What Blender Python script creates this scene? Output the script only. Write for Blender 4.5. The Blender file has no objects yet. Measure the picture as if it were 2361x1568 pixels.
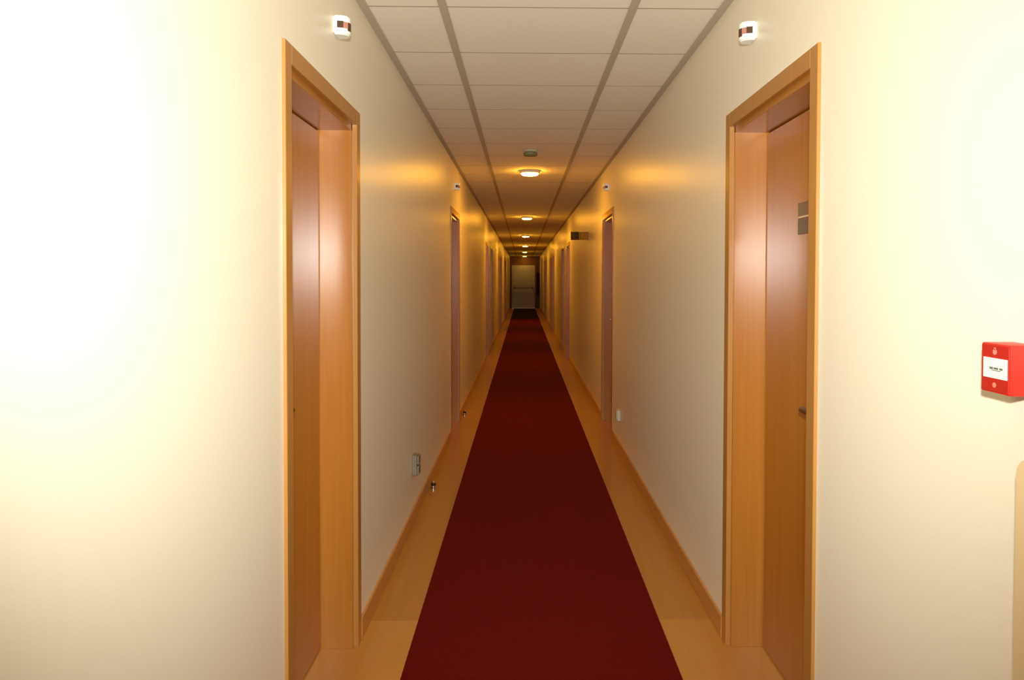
import bpy, bmesh, math
from mathutils import Vector, Matrix, Euler

C = bpy.context.scene.collection
F = 1700.0
XL, XR, H, HC = -0.658, 0.819, 2.552, 1.46      # left wall, right wall, ceiling, camera height
YB, YE = -3.0, 36.0                              # wall behind the camera, end wall

# ---------------------------------------------------------------- materials
def mat(name, color, rough=0.5, spec=0.5, metal=0.0, emit=None, strength=0.0, coat=0.0):
    m = bpy.data.materials.new(name); m.use_nodes = True
    b = m.node_tree.nodes['Principled BSDF']
    b.inputs['Base Color'].default_value = (*color, 1)
    b.inputs['Roughness'].default_value = rough
    b.inputs['Specular IOR Level'].default_value = spec
    b.inputs['Metallic'].default_value = metal
    b.inputs['Coat Weight'].default_value = coat
    if emit:
        b.inputs['Emission Color'].default_value = (*emit, 1)
        b.inputs['Emission Strength'].default_value = strength
    return m

def noise_mat(name, c1, c2, rough=0.5, spec=0.5, scale=(10, 10, 10), nscale=1.0, detail=4.0,
              bump=0.0, bdist=0.002, coat=0.0, coat_rough=0.1, rough_var=0.0):
    """two tones mixed by a stretched noise, in object space"""
    m = mat(name, c1, rough, spec, coat=coat)
    nt = m.node_tree; N = nt.nodes; L = nt.links
    b = N['Principled BSDF']; b.inputs['Coat Roughness'].default_value = coat_rough
    tc = N.new('ShaderNodeTexCoord'); mp = N.new('ShaderNodeMapping')
    mp.inputs['Scale'].default_value = scale
    no = N.new('ShaderNodeTexNoise'); no.inputs['Scale'].default_value = nscale
    no.inputs['Detail'].default_value = detail
    L.new(tc.outputs['Object'], mp.inputs['Vector']); L.new(mp.outputs['Vector'], no.inputs['Vector'])
    r = N.new('ShaderNodeValToRGB')
    r.color_ramp.elements[0].position = 0.3; r.color_ramp.elements[1].position = 0.7
    r.color_ramp.elements[0].color = (*c1, 1); r.color_ramp.elements[1].color = (*c2, 1)
    L.new(no.outputs['Fac'], r.inputs['Fac']); L.new(r.outputs['Color'], b.inputs['Base Color'])
    if bump:
        bp = N.new('ShaderNodeBump'); bp.inputs['Strength'].default_value = bump
        bp.inputs['Distance'].default_value = bdist
        L.new(no.outputs['Fac'], bp.inputs['Height']); L.new(bp.outputs['Normal'], b.inputs['Normal'])
    if rough_var:
        mr = N.new('ShaderNodeMapRange'); mr.inputs['To Min'].default_value = rough - rough_var
        mr.inputs['To Max'].default_value = rough + rough_var
        L.new(no.outputs['Fac'], mr.inputs['Value']); L.new(mr.outputs['Result'], b.inputs['Roughness'])
    return m

M = {}
M['wall'] = noise_mat('cream satin wall paint', (.835, .785, .625), (.85, .80, .64), rough=.36, spec=.5,
                      scale=(160, 160, 160), detail=3, bump=.02, bdist=.0003)
M['ceil'] = noise_mat('mineral ceiling tile', (.86, .83, .715), (.88, .85, .74), rough=1.0, spec=.02,
                      scale=(90, 90, 90), detail=5, bump=.05, bdist=.0005)
M['grid'] = mat('beige metal ceiling grid', (.50, .45, .35), .7, .2)
M['wood'] = noise_mat('orange beech veneer', (.36, .138, .017), (.40, .158, .022), rough=.25, spec=.7,
                      scale=(70, 70, 2.2), detail=5, coat=.12, coat_rough=.2)
M['casing'] = noise_mat('pale beech casing', (.38, .175, .036), (.43, .20, .044), rough=.38, spec=.5,
                        scale=(80, 80, 2.5), detail=5, coat=.2, coat_rough=.2)
M['leaf'] = noise_mat('orange beech door veneer', (.37, .130, .010), (.42, .152, .014), rough=.25, spec=.6,
                      scale=(28, 40, 1.4), detail=6, coat=.10, coat_rough=.2)
M['skirt'] = noise_mat('beech skirting', (.46, .20, .055), (.52, .235, .065), rough=.35, spec=.5,
                       scale=(60, 3, 60), detail=4, coat=.2, coat_rough=.2)
M['floor'] = noise_mat('polished beech sheet floor', (.37, .155, .024), (.42, .18, .03), rough=.30, spec=.45,
                       scale=(30, 2.0, 30), detail=5, coat=.12, coat_rough=.12, rough_var=.03)
M['floor2'] = noise_mat('polished beech sheet floor in a lighter tone', (.45, .20, .034), (.50, .225, .042), rough=.30, spec=.45,
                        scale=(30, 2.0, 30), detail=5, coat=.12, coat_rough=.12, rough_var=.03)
M['carpet'] = noise_mat('dark red carpet', (.095, .002, .0006), (.125, .003, .0009), rough=.95, spec=.1,
                        scale=(160, 160, 160), detail=6, bump=.5, bdist=.003)
M['mat'] = noise_mat('blackish brown floor strip', (.012, .003, .002), (.02, .005, .003), rough=.9, spec=.1,
                     scale=(120, 120, 120), detail=4)
M['chrome'] = mat('brushed steel', (.62, .58, .52), .22, .5, 1.0)
M['dark_metal'] = mat('dull bronze metal', (.16, .10, .045), .4, .5, .7)
M['white'] = mat('white moulded plastic', (.80, .83, .76), .35, .5)
M['grey'] = mat('grey socket plastic', (.20, .17, .12), .45, .5)
M['beige'] = mat('beige socket plastic', (.52, .46, .38), .45, .5)
M['dark'] = mat('dark smoked lens', (.07, .035, .02), .25, .5)
M['pink'] = mat('dull pink lens', (.45, .19, .13), .3, .5)
M['red'] = mat('red moulded plastic', (.66, .020, .010), .42, .4)
M['red_front'] = mat('red call point cover', (.40, .018, .009), .45, .3)
M['pale_red'] = mat('pale print on red', (.85, .22, .16), .5, .3)
M['ink'] = mat('grey green print', (.12, .15, .11), .6, .3)
M['label'] = mat('white break glass label', (.88, .80, .70), .3, .4)
M['lamp'] = mat('warm glowing opal glass', (.9, .8, .6), .4, .4, emit=(1.0, .43, .03), strength=190.0)
M['lamp_weak'] = mat('dim warm opal glass', (.9, .8, .6), .4, .4, emit=(1.0, .43, .03), strength=80.0)
M['lamp_base'] = mat('white lamp base', (.7, .62, .48), .5, .4)
M['green'] = mat('greenish grey plastic', (.20, .20, .09), .45, .4)
M['detector'] = mat('pale grey green plastic', (.42, .42, .28), .5, .4)
M['plate_top'] = mat('olive bronze plate', (.20, .115, .035), .42, .5, .3)
M['plate_low'] = noise_mat('dark bronze plate', (.095, .045, .012), (.14, .07, .02), rough=.42, scale=(150, 150, 150), nscale=.6)
M['plate_line'] = mat('pale metal strip', (.70, .52, .30), .35, .5, .3)
M['sign_dark'] = mat('dark olive sign face', (.085, .045, .0), .7, .1)
M['sign_light'] = mat('ochre translucent sign face', (.34, .20, .02), .7, .1)
M['sign_ink'] = mat('near black pictogram', (.02, .006, .003), .6, .3)
M['end_door'] = noise_mat('grey painted door', (.30, .33, .48), (.32, .35, .50), rough=.45, scale=(4, 4, 1))
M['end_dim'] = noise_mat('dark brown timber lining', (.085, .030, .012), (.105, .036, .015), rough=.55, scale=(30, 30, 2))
M['maroon'] = noise_mat('maroon fabric', (.035, .004, .002), (.05, .006, .003), rough=.9, scale=(60, 60, 6))
M['threshold'] = mat('pale aluminium', (.8, .74, .68), .3, .5, .3)
M['cabinet'] = noise_mat('tan beech laminate', (.66, .50, .27), (.70, .53, .29), rough=.5, scale=(30, 30, 2))

# ---------------------------------------------------------------- helpers
def bm_box(bm, x0, x1, y0, y1, z0, z1, bevel=0.0, seg=2):
    r = bmesh.ops.create_cube(bm, size=1.0)
    vs = r['verts']
    for v in vs:
        v.co = Vector(((x0 + x1) / 2 + v.co.x * abs(x1 - x0), (y0 + y1) / 2 + v.co.y * abs(y1 - y0), (z0 + z1) / 2 + v.co.z * abs(z1 - z0)))
    if bevel:
        es = list({e for v in vs for e in v.link_edges})
        bmesh.ops.bevel(bm, geom=es, offset=bevel, segments=seg, affect='EDGES', profile=.5)

def bm_lathe(bm, prof, n=32, mx=None):
    """prof: (radius, z) list, closed with caps; mx: placing matrix"""
    mx = mx or Matrix.Identity(4)
    rings = []
    for r, z in prof:
        rings.append([bm.verts.new(mx @ Vector((r * math.cos(2 * math.pi * i / n), r * math.sin(2 * math.pi * i / n), z))) for i in range(n)])
    for a, b in zip(rings, rings[1:]):
        for i in range(n):
            bm.faces.new((a[i], a[(i + 1) % n], b[(i + 1) % n], b[i]))
    bm.faces.new(rings[0][::-1]); bm.faces.new(rings[-1])

def bm_prism(bm, pts, z0, z1):
    """pts: (x, y) outline extruded between z0 and z1"""
    lo = [bm.verts.new((x, y, z0)) for x, y in pts]; hi = [bm.verts.new((x, y, z1)) for x, y in pts]
    n = len(pts)
    for i in range(n):
        bm.faces.new((lo[i], lo[(i + 1) % n], hi[(i + 1) % n], hi[i]))
    bm.faces.new(lo[::-1]); bm.faces.new(hi)

def bm_tube(bm, pts, r, n=12):
    rings = []
    for i, p in enumerate(pts):
        p = Vector(p)
        d = (Vector(pts[min(i + 1, len(pts) - 1)]) - Vector(pts[max(i - 1, 0)])).normalized()
        q = d.to_track_quat('Z', 'Y')
        rings.append([bm.verts.new(p + q @ Vector((r * math.cos(2 * math.pi * k / n), r * math.sin(2 * math.pi * k / n), 0))) for k in range(n)])
    for a, b in zip(rings, rings[1:]):
        for i in range(n):
            bm.faces.new((a[i], a[(i + 1) % n], b[(i + 1) % n], b[i]))
    bm.faces.new(rings[0][::-1]); bm.faces.new(rings[-1])

def obj(name, bm, m, parent=None, smooth=False):
    bmesh.ops.recalc_face_normals(bm, faces=bm.faces)
    me = bpy.data.meshes.new(name); bm.to_mesh(me); bm.free()
    me.materials.append(m)
    if smooth:
        for p in me.polygons: p.use_smooth = True
        try: me.set_sharp_from_angle(angle=math.radians(35))
        except Exception: pass
    o = bpy.data.objects.new(name, me); C.objects.link(o)
    if parent: o.parent = parent
    return o

def boxes(name, lst, m, parent=None, bevel=0.0):
    bm = bmesh.new()
    for b in lst: bm_box(bm, *b, bevel=bevel)
    return obj(name, bm, m, parent)

def empty(name, loc, **props):
    o = bpy.data.objects.new(name, None); C.objects.link(o); o.location = loc
    o.empty_display_size = .1
    for k, v in props.items(): o[k] = v
    return o

def tag(o, **props):
    for k, v in props.items(): o[k] = v
    return o

def copy_tree(o, parent=None):
    c = o.copy(); C.objects.link(c); c.parent = parent
    for ch in [x for x in bpy.data.objects if x.parent == o]:
        copy_tree(ch, c)
    return c

# ---------------------------------------------------------------- shell
# door positions along the corridor (outer edges of the casing), casing width, top
DW = .92; DTOP = 2.112
door_y = [2.03, 6.66, 12.95, 14.75, 19.2, 21.0, 25.3, 27.1]
DEPTH = .135     # recess from wall face to leaf face

def wall_mesh(side):
    xw = XL if side < 0 else XR
    xo = xw + side * .30
    b = []
    y = YB
    for d in door_y:
        a, c = d + .02, d + DW - .02
        b.append((min(xw, xo), max(xw, xo), y, a, 0, H + .1))
        b.append((min(xw, xo), max(xw, xo), a, c, DTOP - .02, H + .1))
        xi = xw + side * (DEPTH + .05)       # masonry behind the leaf
        b.append((min(xi, xo), max(xi, xo), a, c, 0, DTOP - .02))
        y = c
    b.append((min(xw, xo), max(xw, xo), y, YE + .2, 0, H + .1))
    return b
wl = tag(boxes('wall_left', wall_mesh(-1), M['wall']), kind='structure')
wr = tag(boxes('wall_right', wall_mesh(1), M['wall']), kind='structure')
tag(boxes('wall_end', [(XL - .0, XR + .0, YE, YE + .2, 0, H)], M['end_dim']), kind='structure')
tag(boxes('wall_rear', [(XL, XR, YB - .2, YB, 0, H)], M['wall']), kind='structure')

fl = tag(boxes('floor', [(XL - .30, XR + .30, 3.12, YE + .2, -.1, 0)], M['floor']), kind='structure')
boxes('floor_near', [(XL - .30, XR + .30, YB - .2, 3.12, -.1, 0)], M['floor2'], fl)  # near stretch of the floor, lighter in tone than the rest

# ceiling: tile slab with a lay-in grid just under it
ce = tag(boxes('ceiling', [(XL, XR, YB, YE, H, H + .1)], M['ceil']), kind='structure')
TL, TR = -.324, .441
boxes('main_runner', [(TL - .017, TL + .017, YB, YE, H - .004, H + .002)], M['grid'], ce)
boxes('main_runner', [(TR - .017, TR + .017, YB, YE, H - .004, H + .002)], M['grid'], ce)
cross = []
y = 2.995 - .6 * 9
while y < YE - .1:
    cross.append((XL, XR, y - .0065, y + .0065, H - .0006, H + .002)); y += .6
boxes('cross_runners', cross, M['grid'], ce)
tag(boxes('trim_1', [(XL, XL + .034, YB, YE, H - .005, H - .0005)], M['grid']), kind='structure')
tag(boxes('trim_2', [(XR - .034, XR, YB, YE, H - .005, H - .0005)], M['grid']), kind='structure')

def skirting(name, side):
    xw = XL if side < 0 else XR
    bm = bmesh.new(); y = YB
    segs = []
    for d in door_y:
        segs.append((y, d)); y = d + DW
    segs.append((y, YE))
    for a, c in segs:
        x0, x1 = sorted((xw, xw - side * .013))
        bm_box(bm, x0, x1, a, c, 0, .088, bevel=.003, seg=1)
    tag(obj(name, bm, M['skirt']), kind='structure')
skirting('baseboard_left', -1); skirting('baseboard_right', 1)

# ---------------------------------------------------------------- room doors
def make_door(n, side, y0, lock_near, plate):
    """casing, lining, leaf (> lever handle, rose, number plate); built in place around an empty at its base"""
    xw = XL if side < 0 else XR
    root = empty('door_%d' % n, (xw, y0 + DW / 2, 0), kind='structure')
    def X(d): return -side * d          # d: distance into the corridor from the wall face
    def bx(bm, d0, d1, a, c, z0, z1, bevel=.0015):
        x0, x1 = sorted((X(d0), X(d1)))
        bm_box(bm, x0, x1, a, c, z0, z1, bevel=bevel, seg=1)
    w = DW / 2; cw = .056; p = .010
    bm = bmesh.new()
    bx(bm, -.010, p, -w, -w + cw, 0, DTOP); bx(bm, -.010, p, w - cw, w, 0, DTOP)
    bx(bm, -.010, p, -w + cw, w - cw, DTOP - cw, DTOP)
    obj('casing', bm, M['casing'], root)
    bm = bmesh.new(); r = -.009; t = .024; zt = DTOP - cw - t          # lining edge sits back behind the casing
    bx(bm, r, -DEPTH - .045, -w + .021, -w + cw + t - .012, 0, zt + .03, .001)
    bx(bm, r, -DEPTH - .045, w - cw - t + .012, w - .021, 0, zt + .03, .001)
    bx(bm, r, -DEPTH - .045, -w + cw, w - cw, zt, zt + .035, .001)
    obj('lining', bm, M['wood'], root)
    li = w - cw - t + .012
    bm = bmesh.new(); bx(bm, -DEPTH, -DEPTH - .04, -li + .007, li - .007, .006, zt - .004, .002)
    leaf = obj('leaf', bm, M['leaf'], root)
    bm = bmesh.new(); bx(bm, -DEPTH - .0412, -DEPTH - .044, -li, li, .0, zt, .0)
    obj('backing', bm, M['end_dim'], root)
    # lever
    s = -1 if lock_near else 1
    yl = s * (li - .080); zl = 1.048; hx = -DEPTH
    bm = bmesh.new()
    q = Matrix.Translation((X(hx), yl, zl)) @ Matrix.Rotation(-side * math.pi / 2, 4, 'Y')
    bm_lathe(bm, [(.026, 0), (.026, .006), (.022, .009), (.010, .010), (.010, .058), (.009, .062)], 24, q)
    bm_tube(bm, [(X(hx + .056), yl, zl), (X(hx + .066), yl - s * .02, zl), (X(hx + .069), yl - s * .06, zl), (X(hx + .069), yl - s * .125, zl - .001), (X(hx + .064), yl - s * .150, zl - .004)], .011)
    obj('lever_handle', bm, M['chrome'] if n > 2 else M['dark_metal'], leaf, True)
    bm = bmesh.new()
    q = Matrix.Translation((X(hx), yl, zl - .075)) @ Matrix.Rotation(-side * math.pi / 2, 4, 'Y')
    bm_lathe(bm, [(.024, 0), (.024, .006), (.019, .009), (.008, .009), (.008, .012)], 24, q)
    obj('lock_cover', bm, M['dark_metal'], leaf, True)
    if plate:
        pl = empty('number_plate', (0, 0, 0)); pl.parent = leaf
        a, c = -.052, .052
        bm = bmesh.new(); bx(bm, -DEPTH, -DEPTH + .004, a, c, 1.676, 1.722, .0006)
        bpy.data.objects.remove(pl)
        pl = obj('number_plate', bm, M['plate_top'], leaf)
        bm = bmesh.new(); bx(bm, -DEPTH, -DEPTH + .004, a, c, 1.614, 1.670, .0006)
        obj('lower_plate', bm, M['plate_low'], leaf)
        bm = bmesh.new(); bx(bm, -DEPTH, -DEPTH + .003, a, c, 1.670, 1.676, 0)
        obj('plate_strip', bm, M['plate_line'], leaf)
    return root

n = 1
for k, yy in enumerate(door_y):
    make_door(n, -1, yy, k % 2 == 0, k > 0); n += 1
    make_door(n, 1, yy, k % 2 == 0, True); n += 1

# ---------------------------------------------------------------- end of the corridor
ed = empty('door_%d' % n, (0, YE, 0), kind='structure')
boxes('leaf', [(-.545, .575, -.05, -.005, .012, 2.12)], M['end_door'], ed, .003)
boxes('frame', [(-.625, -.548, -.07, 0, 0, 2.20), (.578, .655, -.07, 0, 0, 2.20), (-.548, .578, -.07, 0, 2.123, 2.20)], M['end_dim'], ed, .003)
boxes('upper_panel', [(-.47, .50, -.058, -.05, 1.12, 2.02)], M['end_door'], ed, .004)
boxes('lower_panel', [(-.47, .50, -.058, -.05, .22, .88)], M['end_door'], ed, .004)
bm = bmesh.new(); bm_tube(bm, [(-.44, -.13, 1.0), (.47, -.13, 1.0)], .02)
bm_box(bm, -.47, -.41, -.15, -.05, .95, 1.05, bevel=.006); bm_box(bm, .44, .50, -.15, -.05, .95, 1.05, bevel=.006)
obj('push_bar', bm, M['end_dim'], ed, True)
boxes('threshold', [(-.56, .60, -.16, -.01, 0, .022)], M['threshold'], ed, .004)

bm = bmesh.new()                                   # folded hanging
nf = 14; outer = []
for i in range(nf + 1):
    outer.append((.66 + .145 * i / nf, YE - .05 - (.022 if i % 2 else 0)))
pts = outer + [(.805, YE - .012), (.66, YE - .012)]
bm_prism(bm, pts, .70, 1.72)
hg = tag(obj('wall_hanging', bm, M['maroon']), label='dark maroon hanging panel on the end wall, right of the grey door', category='hanging')

# ---------------------------------------------------------------- carpet
def quadslab(name, pts, z0, z1, m):
    bm = bmesh.new(); bm_prism(bm, pts, z0, z1); return obj(name, bm, m)
tag(quadslab('carpet_runner', [(-.442, YB + .05), (.583, YB + .05), (.583, 26.7), (-.442, 26.7)], .0005, .007, M['carpet']),
    label='long dark red carpet runner down the middle of the corridor floor', category='carpet')
tag(quadslab('dark_floor_strip', [(-.442, 26.72), (.583, 26.72), (.583, YE - .2), (-.442, YE - .2)], .0005, .006, M['mat']),
    label='nearly black strip of floor between the red runner and the grey end door', category='mat')  # near-black strip laid on the floor past the runner

# ---------------------------------------------------------------- ceiling lamps
def make_lamp(glass='lamp'):
    r = empty('ceiling_lamp', (0, 0, H))
    bm = bmesh.new(); bm_lathe(bm, [(.100, 0), (.100, -.022), (.092, -.028)], 40); obj('base', bm, M['lamp_base'], r, True)
    bm = bmesh.new(); bm_lathe(bm, [(.086, -.027), (.086, -.036), (.080, -.043), (.065, -.048), (.02, -.050)], 40)
    obj('diffuser', bm, M[glass], r, True)
    return r
lab = ['nearest glowing round lamp on the ceiling, just behind the smoke detector',
       'second glowing round ceiling lamp from the camera',
       'third glowing round ceiling lamp from the camera',
       'fourth glowing round ceiling lamp from the camera',
       'fifth glowing round ceiling lamp, next to last before the end door',
       'farthest glowing round ceiling lamp, right above the end of the corridor']
lamp0 = make_lamp(); weak0 = make_lamp('lamp_weak')     # the last two glow more weakly
for i in range(6):
    o = lamp0 if i == 0 else weak0 if i == 4 else copy_tree(weak0 if i == 5 else lamp0)
    o.location = (.065, 7.50 + 5.6 * i, H)
    tag(o, label=lab[i], category='lamp', group='warm round lamps along the corridor ceiling')

# smoke detector
sd = empty('smoke_detector', (.06, 6.30, H), label='pale round smoke detector with dark greenish underside on the ceiling tiles', category='smoke detector')
bm = bmesh.new(); bm_lathe(bm, [(.056, 0), (.056, -.012), (.052, -.018)], 32); obj('base', bm, M['detector'], sd, True)
bm = bmesh.new(); bm_lathe(bm, [(.048, -.017), (.060, -.026), (.060, -.044), (.045, -.054), (.018, -.057)], 32); obj('sensor_head', bm, M['green'], sd, True)

# ---------------------------------------------------------------- indicators above doors
def make_indicator(side, y, label):
    xw = XL if side < 0 else XR
    r = empty('door_indicator', (xw, y, 2.303), label=label, category='indicator', group='white indicator boxes above the doors')
    def P(prof): return [(-side * a, b) for a, b in prof]
    base = [(0, 0), (.014, 0), (.034, .004), (.047, .014), (.053, .027), (.053, .037), (.047, .050), (.034, .060), (.014, .064), (0, .064)]
    bm = bmesh.new(); bm_prism(bm, P(base), 0, .066)
    bmesh.ops.bevel(bm, geom=[e for e in bm.edges if abs(e.verts[0].co.z - e.verts[1].co.z) < 1e-6], offset=.005, segments=3, affect='EDGES')
    obj('housing', bm, M['white'], r, True)
    def band(name, i0, i1, z0, z1, m, e):
        seg = base[i0:i1 + 1]
        out = []
        for k, (a, b) in enumerate(seg):
            d = Vector((a - 0, b - .032)); d.normalize(); out.append((a + d.x * e, b + d.y * e))
        inn = [(a * .9, b + (.032 - b) * .1) for a, b in seg][::-1]
        bm = bmesh.new(); bm_prism(bm, P(out + inn), z0, z1); obj(name, bm, m, r)
    band('dark_window', 1, 2, .022, .045, M['dark'], .0012)
    band('pink_lens', 2, 4, .022, .043, M['pink'], .0016)
    band('dark_window', 3, 4, .015, .043, M['dark'], .0026)
    band('dark_window', 7, 8, .022, .045, M['dark'], .0012)
    return r
make_indicator(-1, 2.575, 'white indicator box with dark windows above the near left door')
make_indicator(1, 2.60, 'white indicator box with dark windows above the near right door')
make_indicator(-1, 7.05, 'small dark-looking indicator box above the second left door')
make_indicator(1, 7.05, 'small dark-looking indicator box above the second right door')

# ---------------------------------------------------------------- fire call point
fc = empty('fire_call_point', (XR, 1.185, 1.315), label='red fire alarm call point with white label on the right wall', category='fire alarm')
bm = bmesh.new(); bm_box(bm, -.050, .003, -.037, .037, -.040, .041, bevel=.0025); obj('housing', bm, M['red'], fc, True)
bm = bmesh.new(); bm_box(bm, -.0515, -.049, -.0345, .0345, -.0375, .0385, bevel=.0008); obj('cover', bm, M['red_front'], fc)
lb = boxes('glass_label', [(-.0528, -.051, -.032, .028, -.0155, .0175)], M['label'], fc, .0004)
bm = bmesh.new()
for a, w_ in ((-.022, .008), (-.011, .011), (.002, .009)):
    bm_box(bm, -.0532, -.0527, a, a + w_, -.0008, .0026)
bm_box(bm, -.0532, -.0527, -.017, .006, -.0030, -.0018)
obj('printed_words', bm, M['ink'], lb)
bm = bmesh.new()
q = Matrix.Translation((-.0515, .0, .0275)) @ Matrix.Rotation(-math.pi / 2, 4, 'Y'); bm_lathe(bm, [(.0048, 0), (.0048, .0006)], 20, q)
bm_box(bm, -.0521, -.0515, -.002, .002, .031, .0345)
obj('emblem', bm, M['pale_red'], fc)
bm = bmesh.new()
q = Matrix.Translation((-.0515, .0, -.0265)) @ Matrix.Rotation(-math.pi / 2, 4, 'Y'); bm_lathe(bm, [(.0042, 0), (.0042, .0006)], 20, q)
obj('test_keyhole', bm, M['pale_red'], fc)

# ---------------------------------------------------------------- slim cabinet at the right edge
cb = empty('wall_cabinet', (XR, .72, 0), label='tan wooden cabinet with rounded top corner, cut by the right picture edge', category='cabinet')
def rounded(y0, y1, z0, z1, r, x0, x1, name, m):
    pts = [(y0, z0), (y1, z0)]
    for i in range(9):
        a = math.pi / 2 * i / 8; pts.append((y1 - r + r * math.cos(a), z1 - r + r * math.sin(a)))
    pts.append((y0, z1))
    bm = bmesh.new()
    A = [bm.verts.new((x0, a, b)) for a, b in pts]; B = [bm.verts.new((x1, a, b)) for a, b in pts]
    for i in range(len(pts)):
        j = (i + 1) % len(pts); bm.faces.new((A[i], A[j], B[j], B[i]))
    bm.faces.new(A); bm.faces.new(B[::-1])
    return obj(name, bm, m, cb)
rounded(-.40, .412, 0, 1.19, .03, -.042, -.0, 'body', M['cabinet'])
rounded(-.38, .408, .06, 1.186, .028, -.052, -.042, 'door_panel', M['cabinet'])

# ---------------------------------------------------------------- sockets
s = empty('wall_socket', (XL, 4.40, .288), label='grey twin socket low on the left wall near the first chrome door stop', category='socket')
boxes('back_box', [(0, .030, -.04, .04, 0, .118)], M['grey'], s, .004)
boxes('upper_flap', [(.030, .042, -.036, .036, .064, .114)], M['grey'], s, .004)
boxes('lower_flap', [(.030, .042, -.036, .036, .004, .054)], M['grey'], s, .004)
s = empty('wall_socket', (XR, 6.20, .262), label='pale socket plate low on the right wall just before the second door', category='socket')
boxes('plate', [(-.026, 0, -.04, .04, 0, .092)], M['beige'], s, .004)
boxes('flap', [(-.034, -.026, -.034, .034, .010, .082)], M['beige'], s, .003)

# ---------------------------------------------------------------- door stops
def stop(x, y, label):
    r = empty('door_stop', (x, y, 0), label=label, category='door stop', group='chrome door stops beside the left skirting')
    bm = bmesh.new(); bm_lathe(bm, [(.020, .0005), (.020, .006), (.013, .010), (.012, .040), (.014, .046), (.010, .052)], 24); obj('post', bm, M['chrome'], r, True)
    bm = bmesh.new(); bm_lathe(bm, [(.0155, .022), (.0165, .026), (.0165, .034), (.0155, .038)], 24); obj('rubber_ring', bm, M['sign_ink'], r, True)
stop(XL + .038, 5.10, 'nearer chrome door stop on the floor by the left skirting')
stop(XL + .038, 7.85, 'farther chrome door stop on the floor past the second left door')

# ---------------------------------------------------------------- exit sign standing out from the right wall
es = empty('exit_sign', (XR, 9.26, 1.945), label='dark and ochre pictogram sign sticking out from the right wall', category='sign')
boxes('dark_half', [(-.222, -.118, -.006, .006, 0, .102)], M['sign_dark'], es, .002)
boxes('pale_half', [(-.118, -.008, -.005, .005, 0, .102)], M['sign_light'], es, .002)
boxes('bracket', [(-.008, 0, -.02, .02, -.004, .106)], M['dark_metal'], es, .001)
bm = bmesh.new()
for b in ((-.172, -.132, .060, .090), (-.166, -.126, .016, .042), (-.160, -.142, .040, .062)):
    bm_box(bm, b[0], b[1], -.0072, -.0058, b[2], b[3])
obj('pictogram', bm, M['sign_ink'], es)
bm = bmesh.new()
for b in ((-.104, -.020, .084, .088), (-.104, -.020, .012, .016), (-.104, -.098, .016, .084), (-.080, -.030, .058, .061), (-.080, -.030, .038, .041)):
    bm_box(bm, b[0], b[1], -.0062, -.0048, b[2], b[3])
obj('line_marks', bm, M['sign_dark'], es)

# ---------------------------------------------------------------- light
sp = bpy.data.lights.new('camera_flash', 'SPOT'); sp.energy = 385; sp.color = (1.0, .965, .90)
sp.spot_size = math.radians(100); sp.spot_blend = 1.0; sp.shadow_soft_size = .03
so = bpy.data.objects.new('camera_flash', sp); C.objects.link(so)
so.location = (.0, -.02, HC + .19); so.rotation_euler = (math.radians(90 - 1), 0, 0)

w = bpy.data.worlds.new('world'); bpy.context.scene.world = w; w.use_nodes = True
w.node_tree.nodes['Background'].inputs['Color'].default_value = (.9, .8, .6, 1)
w.node_tree.nodes['Background'].inputs['Strength'].default_value = .0

# ---------------------------------------------------------------- camera
yaw, pitch, roll, sx, sy = .0156, .0225, .0026, 52.1, -103.56
cam = bpy.data.cameras.new('camera'); cam.sensor_width = 36; cam.lens = 36 * F / 2361
cam.shift_x = -sx / 2361; cam.shift_y = sy * -1 / 2361 * -1
cam.clip_start = .02; cam.clip_end = 100
co = bpy.data.objects.new('camera', cam); C.objects.link(co)
co.location = (0, 0, HC)
Rm = Matrix.Rotation(-yaw, 3, 'Z') @ Matrix.Rotation(math.pi / 2 - pitch, 3, 'X') @ Matrix.Rotation(roll, 3, 'Z')
co.rotation_euler = Rm.to_euler()
sc = bpy.context.scene; sc.camera = co
sc.view_settings.view_transform = 'Standard'; sc.view_settings.look = 'None'
sc.view_settings.gamma = 1; sc.view_settings.use_curve_mapping = False
sc.view_settings.exposure = 0
sc.cycles.max_bounces = 12; sc.cycles.diffuse_bounces = 8; sc.cycles.glossy_bounces = 5
sc.cycles.blur_glossy = .05
